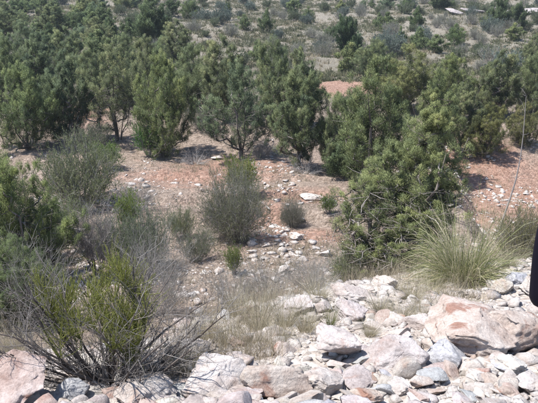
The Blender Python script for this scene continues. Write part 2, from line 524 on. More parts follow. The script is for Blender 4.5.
BOULDERS = [  # name, shape, x, y of foot, width px, material, squash, rotation, sink, label
    ('boulder', 0, 470, 354, 88, 'rock_red', 0.58, 0.2, .05, 'large pale boulder with rust red underside behind the round grey rock'),
    ('boulder', 3, 519, 352, 66, 'rock_red', 1.25, 0.5, .18, 'broad tan slab boulder below the black mirror casing'),
    ('boulder', 2, 447, 369, 40, 'rock_grey', 0.85, 1.2, .12, 'smooth rounded blue grey rock lying among pale cobbles'),
    ('boulder', 1, 392, 372, 66, 'rock', 0.9, 0.3, .3, 'low whitish boulder just beside the round grey rock'),
    ('boulder', 6, 340, 362, 50, 'rock', 1.5, 2.6, .2, 'upright pinkish boulder below the green grass sprig'),
    ('boulder', 4, 325, 395, 46, 'rock', 0.95, 4.1, .25, 'pale lumpy boulder with a dark crack, bottom centre'),
    ('boulder', 5, 276, 402, 72, 'rock_red', 0.9, 0.1, .25, 'long pinkish brown boulder at the bottom edge below the dry grass patch'),
    ('boulder', 7, 212, 403, 78, 'rock', 0.75, 1.9, .25, 'wide whitish low boulder at the bottom edge beside the twigs of the big bush'),
    ('boulder', 0, 142, 408, 58, 'rock', 0.6, 2.9, .3, 'low pale boulder right under the big yellow green bush'),
    ('boulder', 4, 14, 410, 74, 'rock_red', 1.0, 1.9, .15, 'large white and red boulder in the bottom corner under grey twigs'),
    ('boulder', 1, 66, 405, 36, 'rock_grey', 1.1, 0.9, .2, 'bluish grey slab leaning against the corner boulder'),
    ('boulder', 5, 303, 381, 24, 'rock', 1.0, 0.6, .15, 'small sharp angular white block between two bottom boulders'),
    ('boulder', 4, 433, 384, 30, 'rock_grey', 0.6, 0.2, .2, 'flat light grey stone below the round grey rock'),
    ('boulder', 6, 360, 392, 40, 'rock', 0.8, 1.4, .3, 'low pale rock right of the cracked boulder'),
    ('boulder', 3, 368, 405, 30, 'rock_red', 0.9, 0.4, .2, 'pink wedge of rock at the bottom edge'),
    ('boulder', 5, 419, 405, 28, 'rock_red', 0.9, 2.2, .2, 'dark red brown wedge of rock at the bottom edge'),
    ('boulder', 7, 503, 293, 24, 'rock', 0.9, 0.7, .15, 'white rounded rock at the foot of the bear grass'),
    ('boulder', 2, 520, 288, 24, 'rock_grey', 0.9, 0.1, .15, 'small grey rock on the bank next to the white rounded rock'),
    ('boulder', 1, 536, 296, 30, 'rock', 0.9, 2.0, .15, 'pale rock just behind the black mirror casing'),
    ('boulder', 0, 386, 288, 22, 'rock', 0.7, 1.0, .2, 'tan rock under the middle juniper at the lip of the bank'),
    ('boulder', 3, 352, 302, 38, 'rock', 0.8, 0.1, .25, 'flat whitish slab on the bank lip in front of the middle juniper'),
    ('boulder', 4, 352, 320, 34, 'rock', 0.9, 2.4, .25, 'pale rock directly above the upright pinkish boulder'),
    ('boulder', 6, 298, 316, 34, 'rock', 1.0, 0.9, .2, 'whitish lump at the edge of the dry grass patch'),
    ('boulder', 1, 270, 348, 40, 'rock', 0.8, 1.1, .3, 'half buried pale rock inside the dry grass patch'),
    ('boulder', 5, 236, 350, 34, 'rock', 0.8, 2.1, .3, 'half buried pinkish rock at the dry grass patch by the big bush'),
    ('boulder', 7, 192, 356, 36, 'rock', 0.7, 0.4, .3, 'pale rock beside the dark bare twigs of the big bush'),
    ('boulder', 2, 418, 330, 30, 'rock', 0.7, 3.1, .3, 'low pale rock in dry grass left of the largest boulder'),
    ('boulder', 3, 480, 384, 34, 'rock', 0.7, 1.8, .25, 'flat pale cobble in the rubble below the largest boulder'),
    ('boulder', 0, 512, 374, 28, 'rock', 0.8, 0.8, .25, 'white cobble in the rubble below the tan slab'),
    ('boulder', 4, 400, 394, 28, 'rock', 0.8, 5.0, .25, 'pale cobble near the dark red wedge'),
    ('boulder', 6, 530, 392, 36, 'rock', 0.8, 4.4, .25, 'pale cobble at the lower corner of the rubble'),
    ('boulder', 7, 284, 273, 13, 'rock', 0.9, 0.3, .1, 'bright white stone alone on the gully floor'),
    ('boulder', 3, 312, 201, 24, 'rock', 0.7, 0.2, .3, 'pale ledge slab in the clearing right of the small grey bush'),
    ('boulder', 1, 330, 206, 18, 'rock', 0.7, 1.4, .3, 'pale ledge slab at the shaded edge of the clearing'),
    ('boulder', 6, 300, 222, 14, 'rock', 0.8, 2.4, .2, 'pinkish slab just below the small grey bush'),
    ('boulder', 0, 296, 240, 14, 'rock', 0.8, 1.1, .2, 'pinkish slab on the lower ledge of the clearing'),
    ('boulder', 5, 202, 192, 9, 'rock', 0.8, 2.0, .1, 'small white stone left of the round clearing shrub'),
    ('boulder', 4, 216, 160, 11, 'rock', 0.7, 0.5, .2, 'pale stone beside the bundle of dead branches'),
]
for nm, sh, px, py, w, mt, sq, rot, sk, lab in BOULDERS:
    o = place_rock(nm, BIG[sh], px, py, w * (1.05 if py > 280 else 1.0), mt, rot, sq, None, sk, 0.12)
    tag(o, lab, 'boulder')
# pale heap left in the gully
HEAP = ['upper left middle', 'central largest', 'right lower', 'left lower', 'topmost', 'rightmost', 'leftmost', 'lowest', 'lower left', 'lower right']
for i, (px, py, w) in enumerate(((66, 243, 11), (75, 240, 13), (82, 246, 10), (70, 249, 9), (78, 235, 9), (88, 240, 8), (60, 238, 9), (73, 254, 8), (64, 250, 9), (84, 253, 7))):
    o = place_rock('stone', SMALL[i % 6], px, py, w, 'rock', None, 0.9, (1.15, 1.15, 1.15, 1), 0.15)
    tag(o, HEAP[i] + ' pale stone in the rock heap by the dead grey tree', 'stone', 'rock heap by the dead grey tree')
# pale outcrop high on the far slope
for i, (px, py, w, lab) in enumerate(((459, 15, 24, 'pale rock outcrop on the far slope, end block nearest the middle'), (474, 14, 26, 'pale rock outcrop on the far slope, second block from the middle'),
                                      (490, 14, 24, 'pale rock outcrop on the far slope between the dark evergreens'), (508, 15, 24, 'pale rock outcrop on the far slope behind the tall dark evergreen'), (529, 15, 30, 'pale rock outcrop on the far slope at the corner of the picture'))):
    o = place_rock('rock_outcrop', BIG[(3, 6, 1, 3, 6)[i]], px, py, w, 'rock', 0.1 * i, 0.5, (.66, .66, .70, 1), 0.2)
    tag(o, lab, 'outcrop', 'pale outcrop on the far slope')

# loose stones: 300 children of the ground, the rest as rubble
def stone_field():
    rng = np.random.default_rng(77)
    pts = []
    for _ in range(14000):                                      # near bank
        y = rng.uniform(3.4, 10.5); x = rng.uniform(-0.52, 0.52) * y + rng.normal(0, .3)
        d = y - float(crest(np.array(x)))
        if d > 1.8 or rng.random() > (0.35 + 0.65 * (vnoise(np.array([[x * 1.3, y * 1.3, 3.0]]))[0] > -0.1)):
            continue
        pts.append((x, y, 0.02 + 0.035 * rng.random() + 0.24 * rng.random() ** 6))
    for _ in range(16000):                                      # clearing and gully
        y = rng.uniform(10, 30); x = rng.uniform(-0.45, 0.45) * y
        k = vnoise(np.array([[x * 0.45, y * 0.45, 9.0]]))[0] + 0.5 * vnoise(np.array([[x * 1.6, y * 1.6, 4.0]]))[0]
        if k + (.45 if x > .27 * y else 0) < rng.uniform(-0.2, 0.8):
            continue
        pts.append((x, y, 0.025 + 0.05 * rng.random() + 0.26 * rng.random() ** 7))
    pts = np.array(pts)
    dist = np.hypot(pts[:, 0], pts[:, 1])
    view = np.abs(pts[:, 0]) < 0.43 * pts[:, 1]
    order = np.argsort(-(pts[:, 2] / dist) * view)
    pts = pts[order]
    Z = height(pts[:, 0], pts[:, 1])
    for i in range(300):
        x, y, s = pts[i]
        mt = 'rock_grey' if rng.random() < 0.1 else ('rock_red' if rng.random() < 0.16 else 'rock')
        o = link('stone', mat_mesh(SMALL[i % 6], mt), ground)
        o.location = (x, y, Z[i] + s * rng.uniform(0.0, 0.14))
        o.scale = (s, s, s * rng.uniform(0.8, 1.2))
        o.rotation_euler = (rng.uniform(-.35, .35), rng.uniform(-.35, .35), rng.uniform(0, 6.28))
        g = rng.uniform(0.85, 1.12)
        o.color = (g, g * rng.uniform(.96, 1.01), g * rng.uniform(.93, 1.02), 1)
    rest = pts[300:]
    Zr = Z[300:]
    shapes = [rock_shape(300 + i, 2 if i % 2 else 1, (1, .75, .45)) for i in range(8)]
    Vs, Fs, n = [], [], 0
    for (x, y, s), z in zip(rest, Zr):
        V, F = shapes[rng.integers(8)]
        a = rng.uniform(0, 6.28); c, sn = math.cos(a), math.sin(a)
        W = V * s * rng.uniform(0.8, 1.2, 3)
        W = np.stack([W[:, 0] * c - W[:, 1] * sn, W[:, 0] * sn + W[:, 1] * c, W[:, 2]], 1) + (x, y, z + s * rng.uniform(-.08, .15))
        Vs.append(W); Fs.append(F + n); n += len(W)
    link('rubble', make_mesh('rubble', np.concatenate(Vs), np.concatenate(Fs), M['rock']), ground, 'stuff')
stone_field()

# ------------------------------------------------------------------ plant builders (each returns a list of (part name, mesh), built about 1 unit of real metres)
def skeleton(rng, stems, tips, r_tip=0.006, jit=0.05):
    """tapered limbs: polylines of main stems, then one branch to each tip; radii grow with what they carry"""
    P = []; par = []; cnt = []
    def add(p, k):
        P.append(np.asarray(p, float)); par.append(k); cnt.append(0.0); return len(P) - 1
    for s in stems:
        k = -1
        for q in s:
            k = add(q, k)
    ends = []
    order = np.argsort([np.linalg.norm(t) for t in tips])
    for i in order:
        t = np.asarray(tips[i], float)
        A = np.array(P)
        dv = t - A
        cost = np.linalg.norm(dv, axis=1) + 1.2 * np.maximum(0, A[:, 2] - t[2] + 0.1) + 0.10 * (A[:, 2] < 0.15)
        k = int(np.argmin(cost)); a = A[k]
        L = np.linalg.norm(t - a)
        for f in (0.33, 0.67, 1.0):
            q = a + (t - a) * f + rng.normal(0, jit, 3) * L * (f < 1) + np.array([0, 0, -0.10 * L * math.sin(f * math.pi)])
            k = add(q, k)
        ends.append(k)
    for k in ends:
        while k >= 0:
            cnt[k] += 1; k = par[k]
    P = np.array(P); par = np.array(par); R = r_tip * np.maximum(np.array(cnt), 1) ** 0.55
    e = np.nonzero(par >= 0)[0]
    return np.stack([P[par[e]], P[e]], 1), np.stack([R[par[e]], R[e]], 1)

def juniper(seed, H, W, clumps, twigs, per, leaf=(0.10, 0.022), bare=0.05, top=0.42, stems=4, lean=0.0, dead=30, rc=0.105, plumes=13, cone=.75, stretch=.95):
    rng = np.random.default_rng(seed)
    # flame-like plumes of foliage, each a bough of its own, with gaps between them
    npl = plumes
    az_ = np.arange(npl) * 2.399 + rng.uniform(-.5, .5, npl)
    ub = bare + (0.56 - bare) * ((np.arange(npl) + rng.random(npl)) / npl) ** 1.45
    ub[0] = .35
    ut = np.clip(ub + rng.uniform(.26, .48, npl), 0, .98); ut[0] = 1.0
    def env(t):
        t = (np.clip(t, bare, 1) - bare) / (1 - bare)
        return np.where(t < top, .84 + .16 * np.sin(t / top * math.pi / 2), np.maximum(1 - (t - top) / (1.02 - top), 0) ** cone)
    rb = W / 2 * rng.uniform(.08, .40, npl) * env(ub); rt = W / 2 * env(ut) * rng.uniform(.70, 1.08, npl)
    rb[0] = 0; rt[0] = W * .03
    A = np.stack([rb * np.cos(az_), rb * np.sin(az_), ub * H], 1)
    T = np.stack([rt * np.cos(az_), rt * np.sin(az_), ut * H], 1)
    pl = rng.integers(0, npl, clumps)
    sf = rng.random(clumps)
    lat = W * .135 * (1.15 - .80 * sf)
    C = A[pl] + (T - A)[pl] * sf[:, None] + rng.normal(0, .62, (clumps, 3)) * lat[:, None] * (1, 1, 1.1)
    C[:, 2] = np.clip(C[:, 2], .03 * H + bare * H, None)
    C[:, 0] += lean * C[:, 2]
    u = C[:, 2] / H
    ptint = rng.normal(0, .10, npl)
    st = []
    for s in range(stems):
        a = s * 2 * math.pi / stems + rng.uniform(-.5, .5)
        sp = W * rng.uniform(0.10, 0.26); hh = H * rng.uniform(0.5, 0.8)
        st.append([np.array([0.05 * math.cos(a), 0.05 * math.sin(a), -0.15])] +
                  [np.array([math.cos(a) * sp * f ** 0.8 + lean * f * hh, math.sin(a) * sp * f ** 0.8, hh * f]) + rng.normal(0, 0.03 * H, 3) * f for f in (.12, .3, .5, .75, 1)])
    Ps, Rs = skeleton(rng, st, C, 0.0036)
    wood = Buf()
    tubes(wood, Ps, Rs, 5, rng.uniform(0, 0.9, len(Ps)))
    if dead:                                                 # dead grey twigs low in the crown
        k = rng.integers(0, len(Ps), dead * 3)
        k = k[Ps[k, 1, 2] < 0.55 * H]
        d0 = norm(rng.normal(0, 1, (len(k), 3)) * (1, 1, .5))
        Q = grow(rng, Ps[k, 1], d0, rng.uniform(.15, .5, len(k)) * W * .3, 4, 0.02, 0.25)
        tubes(wood, Q, np.linspace(.008, .003, 4)[None, :].repeat(len(k), 0), 3, rng.uniform(.5, 1, len(k)))
    fol = Buf()
    per_clump = twigs * per
    cr = W * rc * rng.uniform(0.7, 1.3, clumps) * (1.15 - .45 * sf)
    ct = rng.normal(0.42, 0.12, clumps) + ptint[pl]
    out = norm(C - np.array([lean * H * .4, 0, H * 0.35]))
    axis = norm(out * .32 + np.array([0, 0, 1.0]) + rng.normal(0, .2, (clumps, 3)))   # clumps are upright tufts
    lb = np.repeat(np.arange(clumps), per_clump)
    m = len(lb)
    # leaf sprays sit on knobbly sub-tufts of each clump
    kn = 6
    kd = norm(rng.normal(0, 1, (clumps, kn, 3)) + axis[:, None, :] * .55)
    ks = rng.integers(0, kn, m)
    q = kd[lb, ks]
    rad3 = norm(q * 1.0 + rng.normal(0, .5, (m, 3)))
    rr_ = cr[lb] * (1.12 - .7 * rng.random(m) ** 1.4) * rng.uniform(.75, 1.15, (clumps, kn))[lb, ks]
    off = rad3 * rr_[:, None]
    off = off + axis[lb] * ((off * axis[lb]).sum(1) * stretch)[:, None]
    pos = C[lb] + off
    ld = rad3 * .45 + axis[lb] * .9 + rng.normal(0, .30, (m, 3))
    tint = np.clip(ct[lb] + rng.normal(0, 0.10, (clumps, kn))[lb, ks] + rng.normal(0, 0.09, m), 0, 1)
    leaves(fol, rng, pos, ld, leaf[0] * rng.uniform(.6, 1.3, m), leaf[1] * rng.uniform(.7, 1.3, m), tint)
    nrm = norm(rad3 + .35 * out[lb] + rng.normal(0, .48, (m, 3)))
    crown = fol.mesh('crown', M['juniper'], True)
    crown.normals_split_custom_set_from_vertices(np.repeat(nrm, 3, 0))
    return {'parts': [('trunk', wood.mesh('trunk', M['bark'])), ('crown', crown)], 'H': H * 1.04, 'W': W * 1.12}

def twig_shrub(seed, H, W, n0, k1, k2, leaf_n=0, leaf=(0.05, 0.012), leaf_mat='shrub', r0=0.009, spread=1.0, twig_tint=(0.3, 0.9), leaf_from=0.35, upr=0.10, jit=0.13, bark='twig'):
    rng = np.random.default_rng(seed)
    a = rng.uniform(0, 2 * math.pi, n0)
    tilt = np.sqrt(rng.random(n0)) * math.radians(72) * spread
    ta = math.tan(min(1.2, math.radians(60) * spread))
    d0 = np.stack([np.sin(tilt) * np.cos(a) * W / H * .75, np.sin(tilt) * np.sin(a) * W / H * .75, np.cos(tilt)], 1)
    L0 = H * rng.uniform(.65, 1.0, n0)
    K = 6
    P0 = grow(rng, np.stack([np.cos(a), np.sin(a), np.full(n0, -1.0)], 1) * (0.05 * W, 0.05 * W, 0.03), d0, L0, K, upr * .5, jit * .6)
    stem = Buf(); tw = Buf()
    tubes(stem, P0, r0 * np.linspace(1, .35, K)[None, :] * rng.uniform(.7, 1.3, (n0, 1)), 4, rng.uniform(*twig_tint, n0))
    def side(P, k, f0, ln, up, jt, rad, sides, t):
        n, KK, _ = P.shape
        b = np.repeat(np.arange(n), k)
        f = rng.uniform(f0, 1, len(b)) * (KK - 1) * .999
        i = f.astype(int); fr = (f - i)[:, None]
        s = P[b, i] * (1 - fr) + P[b, i + 1] * fr
        tan = norm(P[b, i + 1] - P[b, i])
        dd = norm(tan + rng.normal(0, .55, (len(b), 3)))
        Q = grow(rng, s, dd, ln * rng.uniform(.5, 1.2, len(b)), 4, up, jt)
        tubes(tw, Q, rad * np.linspace(1, .4, 4)[None, :].repeat(len(b), 0), sides, rng.uniform(*t, len(b)))
        return Q
    P1 = side(P0, k1, .25, H * .38, upr, jit, r0 * .42, 3, twig_tint)
    P2 = side(P1, k2, .2, H * .17, upr, jit, r0 * .24, 3, twig_tint) if k2 else P1
    parts = [('stem', stem.mesh('stem', M[bark])), ('twigs', tw.mesh('twigs', M['twig']))]
    if leaf_n:
        fol = Buf()
        b = np.repeat(np.arange(len(P2)), leaf_n)
        f = rng.uniform(leaf_from, 1, len(b)) * 2.999
        i = f.astype(int); fr = (f - i)[:, None]
        pos = P2[b, i] * (1 - fr) + P2[b, i + 1] * fr
        ld = norm(P2[b, i + 1] - P2[b, i]) * .8 + rng.normal(0, .45, (len(b), 3)) + (0, 0, .15)
        tint = np.clip(rng.normal(.5, .14, len(P2))[b] + rng.normal(0, .12, len(b)), 0, 1)
        leaves(fol, rng, pos, ld, leaf[0] * rng.uniform(.6, 1.4, len(b)), leaf[1] * rng.uniform(.7, 1.3, len(b)), tint)
        parts.append(('foliage', fol.mesh('foliage', M[leaf_mat])))
    return {'parts': parts, 'H': H * 1.05, 'W': W * 1.05}

def tussock(seed, L, n, w, mat, tilt=65, droop=-0.16, tint=(0.1, 0.9), base_r=0.08, jit=0.05, K=7, name='blades', lo=.45):
    rng = np.random.default_rng(seed)
    a = rng.uniform(0, 2 * math.pi, n); ti = np.sqrt(rng.random(n)) * math.radians(tilt)
    d = np.stack([np.sin(ti) * np.cos(a), np.sin(ti) * np.sin(a), np.cos(ti)], 1)
    s = np.stack([np.cos(a), np.sin(a), np.zeros(n)], 1) * (base_r * rng.random(n) ** .5)[:, None]
    s[:, 2] = -0.02
    ll = L * rng.uniform(lo, 1.05, n) * (1 + .16 * np.sin(2 * a + seed) + .10 * np.sin(5 * a + seed))
    P = np.empty((n, K, 3)); P[:, 0] = s
    dd = d.copy()
    for k in range(1, K):
        dd = norm(dd + np.array([0, 0, 1.0]) * droop * (k / K) * (.6 + ti[:, None]) + rng.normal(0, jit, (n, 3)))
        P[:, k] = P[:, k - 1] + dd * (ll / (K - 1))[:, None]
    P[:, 1:, 2] = np.maximum(P[:, 1:, 2], 0.01 + 0.02 * rng.random((n, 1)))
    Wd = w * np.linspace(1, .25, K)[None, :] * rng.uniform(.6, 1.3, (n, 1))
    b = Buf()
    ribbons(b, P, Wd, rng, np.clip(rng.uniform(*tint, n), 0, 1))
    return {'parts': [(name, b.mesh(name, M[mat]))], 'H': L * .85, 'W': L * 1.5}

# ------------------------------------------------------------------ kinds
KIND = {}
for i, (H, W, st, top, ln) in enumerate(((4.0, 3.0, 4, .34, .0), (3.8, 3.1, 5, .40, .04), (4.4, 2.7, 3, .30, -.03), (3.2, 3.2, 4, .42, .0), (3.6, 2.6, 4, .30, .05))):
    KIND['jun%d' % i] = juniper(11 + i, H, W, 460, 16, 15, leaf=(.060, .0105), rc=.038, bare=.03, stems=st, top=top, lean=ln, dead=60, plumes=(13, 15, 12, 16, 12)[i])
for i, (H, W) in enumerate(((4.2, 3.2), (3.6, 3.0))):       # thin, open, much bare wood
    KIND['thin%d' % i] = juniper(31 + i, H, W, 300, 15, 15, leaf=(.060, .0105), stems=5, top=.5, bare=.10, dead=260, rc=.036, plumes=12)
for i in range(2):
    KIND['dense%d' % i] = juniper(41 + i, 3.4, 2.7, 190, 16, 18, leaf=(.085, .026), top=.38, dead=0, bare=.0, rc=.075, plumes=14)
KIND['near_tree'] = juniper(55, 4.1, 2.5, 620, 20, 22, leaf=(.034, .0052), stems=4, top=.14, lean=.15, dead=520, bare=.05, rc=.027, plumes=16, cone=1.2, stretch=1.3)
KIND['near_left'] = juniper(58, 2.8, 2.8, 560, 20, 22, leaf=(.036, .0056), stems=5, top=.40, dead=300, bare=.02, rc=.034, plumes=17)
for i in range(3):
    KIND['farjun%d' % i] = juniper(61 + i, 3.0, (2.6, 2.0, 3.0)[i], 90, 14, 10, bare=.0, leaf=(.12, .036), top=.42, dead=0, rc=.085, plumes=11)
    KIND['grey%d' % i] = twig_shrub(71 + i, 1.6, 2.2, 34, 10, 5, 2, (.10, .028), r0=.022)
    KIND['olive%d' % i] = twig_shrub(81 + i, 1.5, 2.0, 30, 9, 4, 12, (.11, .034), r0=.012)
KIND['gg0'] = twig_shrub(91, 1.9, 2.6, 60, 11, 6, 16, (.055, .015), r0=.012)
KIND['gg1'] = twig_shrub(92, 1.7, 2.0, 50, 10, 6, 10, (.055, .014), r0=.012)
KIND['clear'] = twig_shrub(93, 1.75, 2.1, 170, 9, 4, 6, (.075, .010), r0=.008, spread=.95, jit=.15, upr=.03)
KIND['weed'] = twig_shrub(94, 1.0, 1.0, 34, 8, 4, 14, (.05, .014), 'bright', r0=.006, spread=.6)
KIND['dead'] = twig_shrub(95, 2.2, 1.7, 16, 14, 14, 0, r0=.02, spread=.75, twig_tint=(.25, .8), bark='bark')
KIND['bundle'] = twig_shrub(96, 1.0, 1.9, 46, 6, 2, 0, r0=.013, spread=1.1, twig_tint=(.5, 1.0), upr=-.04)
KIND['twiggy'] = twig_shrub(97, 1.5, 1.8, 60, 10, 6, 2, (.035, .006), r0=.007, twig_tint=(.35, 1.0), upr=.05)
KIND['stick'] = twig_shrub(98, .8, .6, 9, 6, 3, 0, r0=.006, spread=.6)
KIND['sprig'] = tussock(99, .5, 160, .006, 'bright', 45, -.08, (0, .8), .05)
KIND['bear'] = tussock(101, 1.35, 2500, .009, 'bear', 74, -.22, (.0, 1.1), .26, .11, lo=.3)
KIND['bear']['parts'] += tussock(102, .8, 1500, .009, 'dry', 84, -.34, (0, .7), .3, .16, name='thatch', lo=.3)['parts']
for i in range(3):
    KIND['dry%d' % i] = tussock(111 + i, .55, 420, .0035, 'dry', 48, -.12, (0, 1), .09, .09, 6)

def measure(k):
    big = max(k['parts'], key=lambda q: len(q[1].vertices))[1]
    co = np.empty(len(big.vertices) * 3, np.float32); big.vertices.foreach_get('co', co); co = co.reshape(-1, 3)
    k['H'] = float(np.percentile(co[:, 2], 99.3))
    k['W'] = float(np.mean([np.percentile(co[:, a], 99) - np.percentile(co[:, a], 1) for a in (0, 1)]))
for k in KIND.values():
    measure(k)
def plant(kind, name, px, py, h_px, w_px, label, cat, color=(1, 1, 1), group=None, rz=None, pos=None, wood=None, jitter=0.0):
    k = KIND[kind]
    if pos is None:
        p, d = at(px, py)
    else:
        p = np.array(pos); d = p[1] * CT - p[2] * ST
    e = link(name, None)
    e.location = p
    e.rotation_euler = (0, 0, rr.uniform(0, 6.28) if rz is None else rz)
    w = w_px / FPX * d / k['W'] * 1.02; h = h_px / FPX * d / .97 / k['H']
    e.scale = (w, w, h)
    for nm, me in k['parts']:
        c = link(nm, me, e)
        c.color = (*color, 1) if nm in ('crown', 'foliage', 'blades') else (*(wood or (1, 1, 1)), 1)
    tag(e, label, cat, group)
    return e

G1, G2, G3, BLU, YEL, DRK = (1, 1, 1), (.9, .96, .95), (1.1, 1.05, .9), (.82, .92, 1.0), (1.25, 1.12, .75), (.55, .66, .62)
JUN = [  # kind, x, y foot, height px, width px, tint, label
    ('near_tree', 377, 277, 164, 116, (1.42, 1.40, 1.22), 'tall feathery juniper in the middle ground with dark leaning trunk'),
    ('near_left', 8, 286, 140, 126, (1.1, 1.18, .9), 'big yellow green juniper cut by the left edge above grey twigs'),
    ('near_left', 26, 322, 84, 78, (.8, .9, .8), 'added low juniper tinted dark as shade behind the silvery leafless shrub at the left edge'),  # darker copy added where twig shadow falls; the shade is in its tint
    ('jun0', 372, 190, 122, 96, (.86, .92, .80), 'broad juniper right behind the tall feathery juniper'),
    ('jun2', 428, 168, 88, 66, (.85, .90, .78), 'yellowish juniper just right of the feathery juniper crown'),
    ('jun1', 166, 157, 95, 76, (1.0, 1.05, .85), 'rounded green juniper at the back edge of the clearing above bright bush'),
    ('thin0', 119, 140, 92, 66, G1, 'juniper with forked bare lower trunk left of the rounded clearing juniper'),
    ('jun4', 66, 143, 84, 58, BLU, 'narrow juniper left of the forked trunk juniper by orange soil'),
    ('jun3', 28, 150, 78, 74, (.9, 1, .85), 'dark low juniper near the left edge above the grey green shrub'),
    ('thin1', 241, 157, 88, 82, BLU, 'thin blue grey juniper with bare branching base behind the round shrub'),
    ('jun2', 299, 166, 100, 70, G2, 'tall juniper at the back of the clearing above the fallen branches'),
    ('jun3', 336, 172, 72, 56, G2, 'dark juniper filling the gap behind the broad juniper'),
    ('jun0', 298, 130, 74, 58, G1, 'grey green juniper beside the bare orange soil patch'),
    ('jun1', 275, 128, 82, 66, G2, 'juniper crown rising behind the tall clearing juniper'),
    ('jun4', 226, 118, 74, 64, G1, 'soft green juniper above the thin blue grey juniper'),
    ('jun3', 196, 110, 60, 58, G2, 'low wide juniper behind the rounded clearing juniper'),
    ('jun1', 152, 100, 58, 56, G1, 'juniper in the second row above the forked trunk juniper'),
    ('jun0', 96, 104, 58, 56, G2, 'bluish juniper standing left of the pale scree gap'),
    ('jun2', 44, 102, 66, 52, BLU, 'tall bluish juniper in the second row above the narrow juniper'),
    ('jun3', 10, 104, 62, 60, (.85, .95, .9), 'dark juniper crown touching the left edge in the second row'),
    ('jun4', 70, 78, 46, 46, G2, 'small juniper in the third row above the bluish pair'),
    ('jun1', 30, 72, 46, 50, BLU, 'bluish juniper in the third row near the left edge'),
    ('jun0', 98, 50, 30, 36, G1, 'rounded juniper on the slope below the dark upright evergreen'),
    ('jun3', 126, 78, 40, 44, G2, 'low juniper right of the pale scree gap'),
    ('dense1', 152, 46, 46, 38, DRK, 'dark upright evergreen near the top left of the slope'),
    ('jun4', 180, 66, 42, 44, G1, 'green juniper below and right of the dark upright evergreen'),
    ('jun0', 8, 40, 34, 44, G2, 'grey green juniper high at the left edge'),
    ('jun2', 54, 36, 32, 34, G2, 'slim grey green juniper high on the left slope'),
    ('dense0', 346, 58, 38, 28, (.42, .56, .52), 'round very dark evergreen alone on the pale hillside'),
    ('jun0', 405, 112, 62, 74, G3, 'wide yellow green juniper at the foot of the hillside right of centre'),
    ('jun1', 372, 78, 36, 46, G2, 'low juniper just right below the round dark evergreen'),
    ('jun3', 448, 112, 52, 66, (1, 1.04, .85), 'dense green juniper in the back row right of the wide yellow one'),
    ('jun4', 493, 118, 62, 62, G1, 'tall grey green juniper in the back row behind the olive bush'),
    ('jun2', 458, 150, 64, 54, G1, 'juniper in front of the back row left of the red cut bank'),
    ('jun1', 532, 118, 60, 54, G2, 'grey green juniper at the right edge behind the dead stalk'),
    ('jun3', 532, 72, 34, 36, G1, 'rounded juniper at the right edge below the pale outcrop'),
    ('dense1', 497, 32, 36, 26, DRK, 'tall dark evergreen in front of the pale outcrop'),
    ('dense0', 515, 32, 26, 22, (.6, .7, .68), 'smaller dark evergreen right of the tall one by the outcrop'),
    ('dense0', 441, 10, 18, 26, DRK, 'dark evergreen at the top edge left of the pale outcrop'),
    ('farjun0', 416, 31, 22, 22, (.62, .75, .62), 'dark green bush left below the pale outcrop'),
    ('farjun2', 455, 46, 20, 22, (.7, .85, .65), 'green round bush below the outcrop on the pale hillside'),
    ('farjun0', 267, 33, 22, 20, (.7, .82, .7), 'green bush at the middle of the upper hillside'),
    ('farjun2', 190, 19, 20, 22, (.66, .78, .66), 'green round bush near the top edge left of centre'),
    ('farjun1', 228, 20, 20, 8, (.6, .72, .66), 'slim dark upright bush near the top edge'),
    ('farjun1', 400, 48, 20, 12, (.8, .9, .8), 'slim grey green bush on the hillside right of the dark evergreen'),
    ('dense1', 345, 178, 40, 50, (.7, .8, .75), 'low juniper skirt tinted dark as shade at the edge of the clearing'),  # dark tint stands in for the shade under the broad juniper
    ('jun1', 484, 158, 50, 52, (.85, .80, .62), 'olive bush leaning over the red cut bank'),
    ('jun3', 522, 146, 40, 44, (1.0, .88, .75), 'brownish low juniper behind the dead stalk'),
]
for kd, x, y, h, w, c, lab in JUN:
    cat = 'bush' if ' bush' in lab else 'tree'
    nm = 'evergreen_bush' if cat == 'bush' else ('evergreen_tree' if 'evergreen' in lab else 'juniper_tree')
    plant(kd, nm, x, y, h, w * (.82 if y < 260 else 1) * rr.uniform(.92, 1.08), lab, cat, c, 'evergreens on the slopes', 0.15 if kd == 'near_tree' else None)

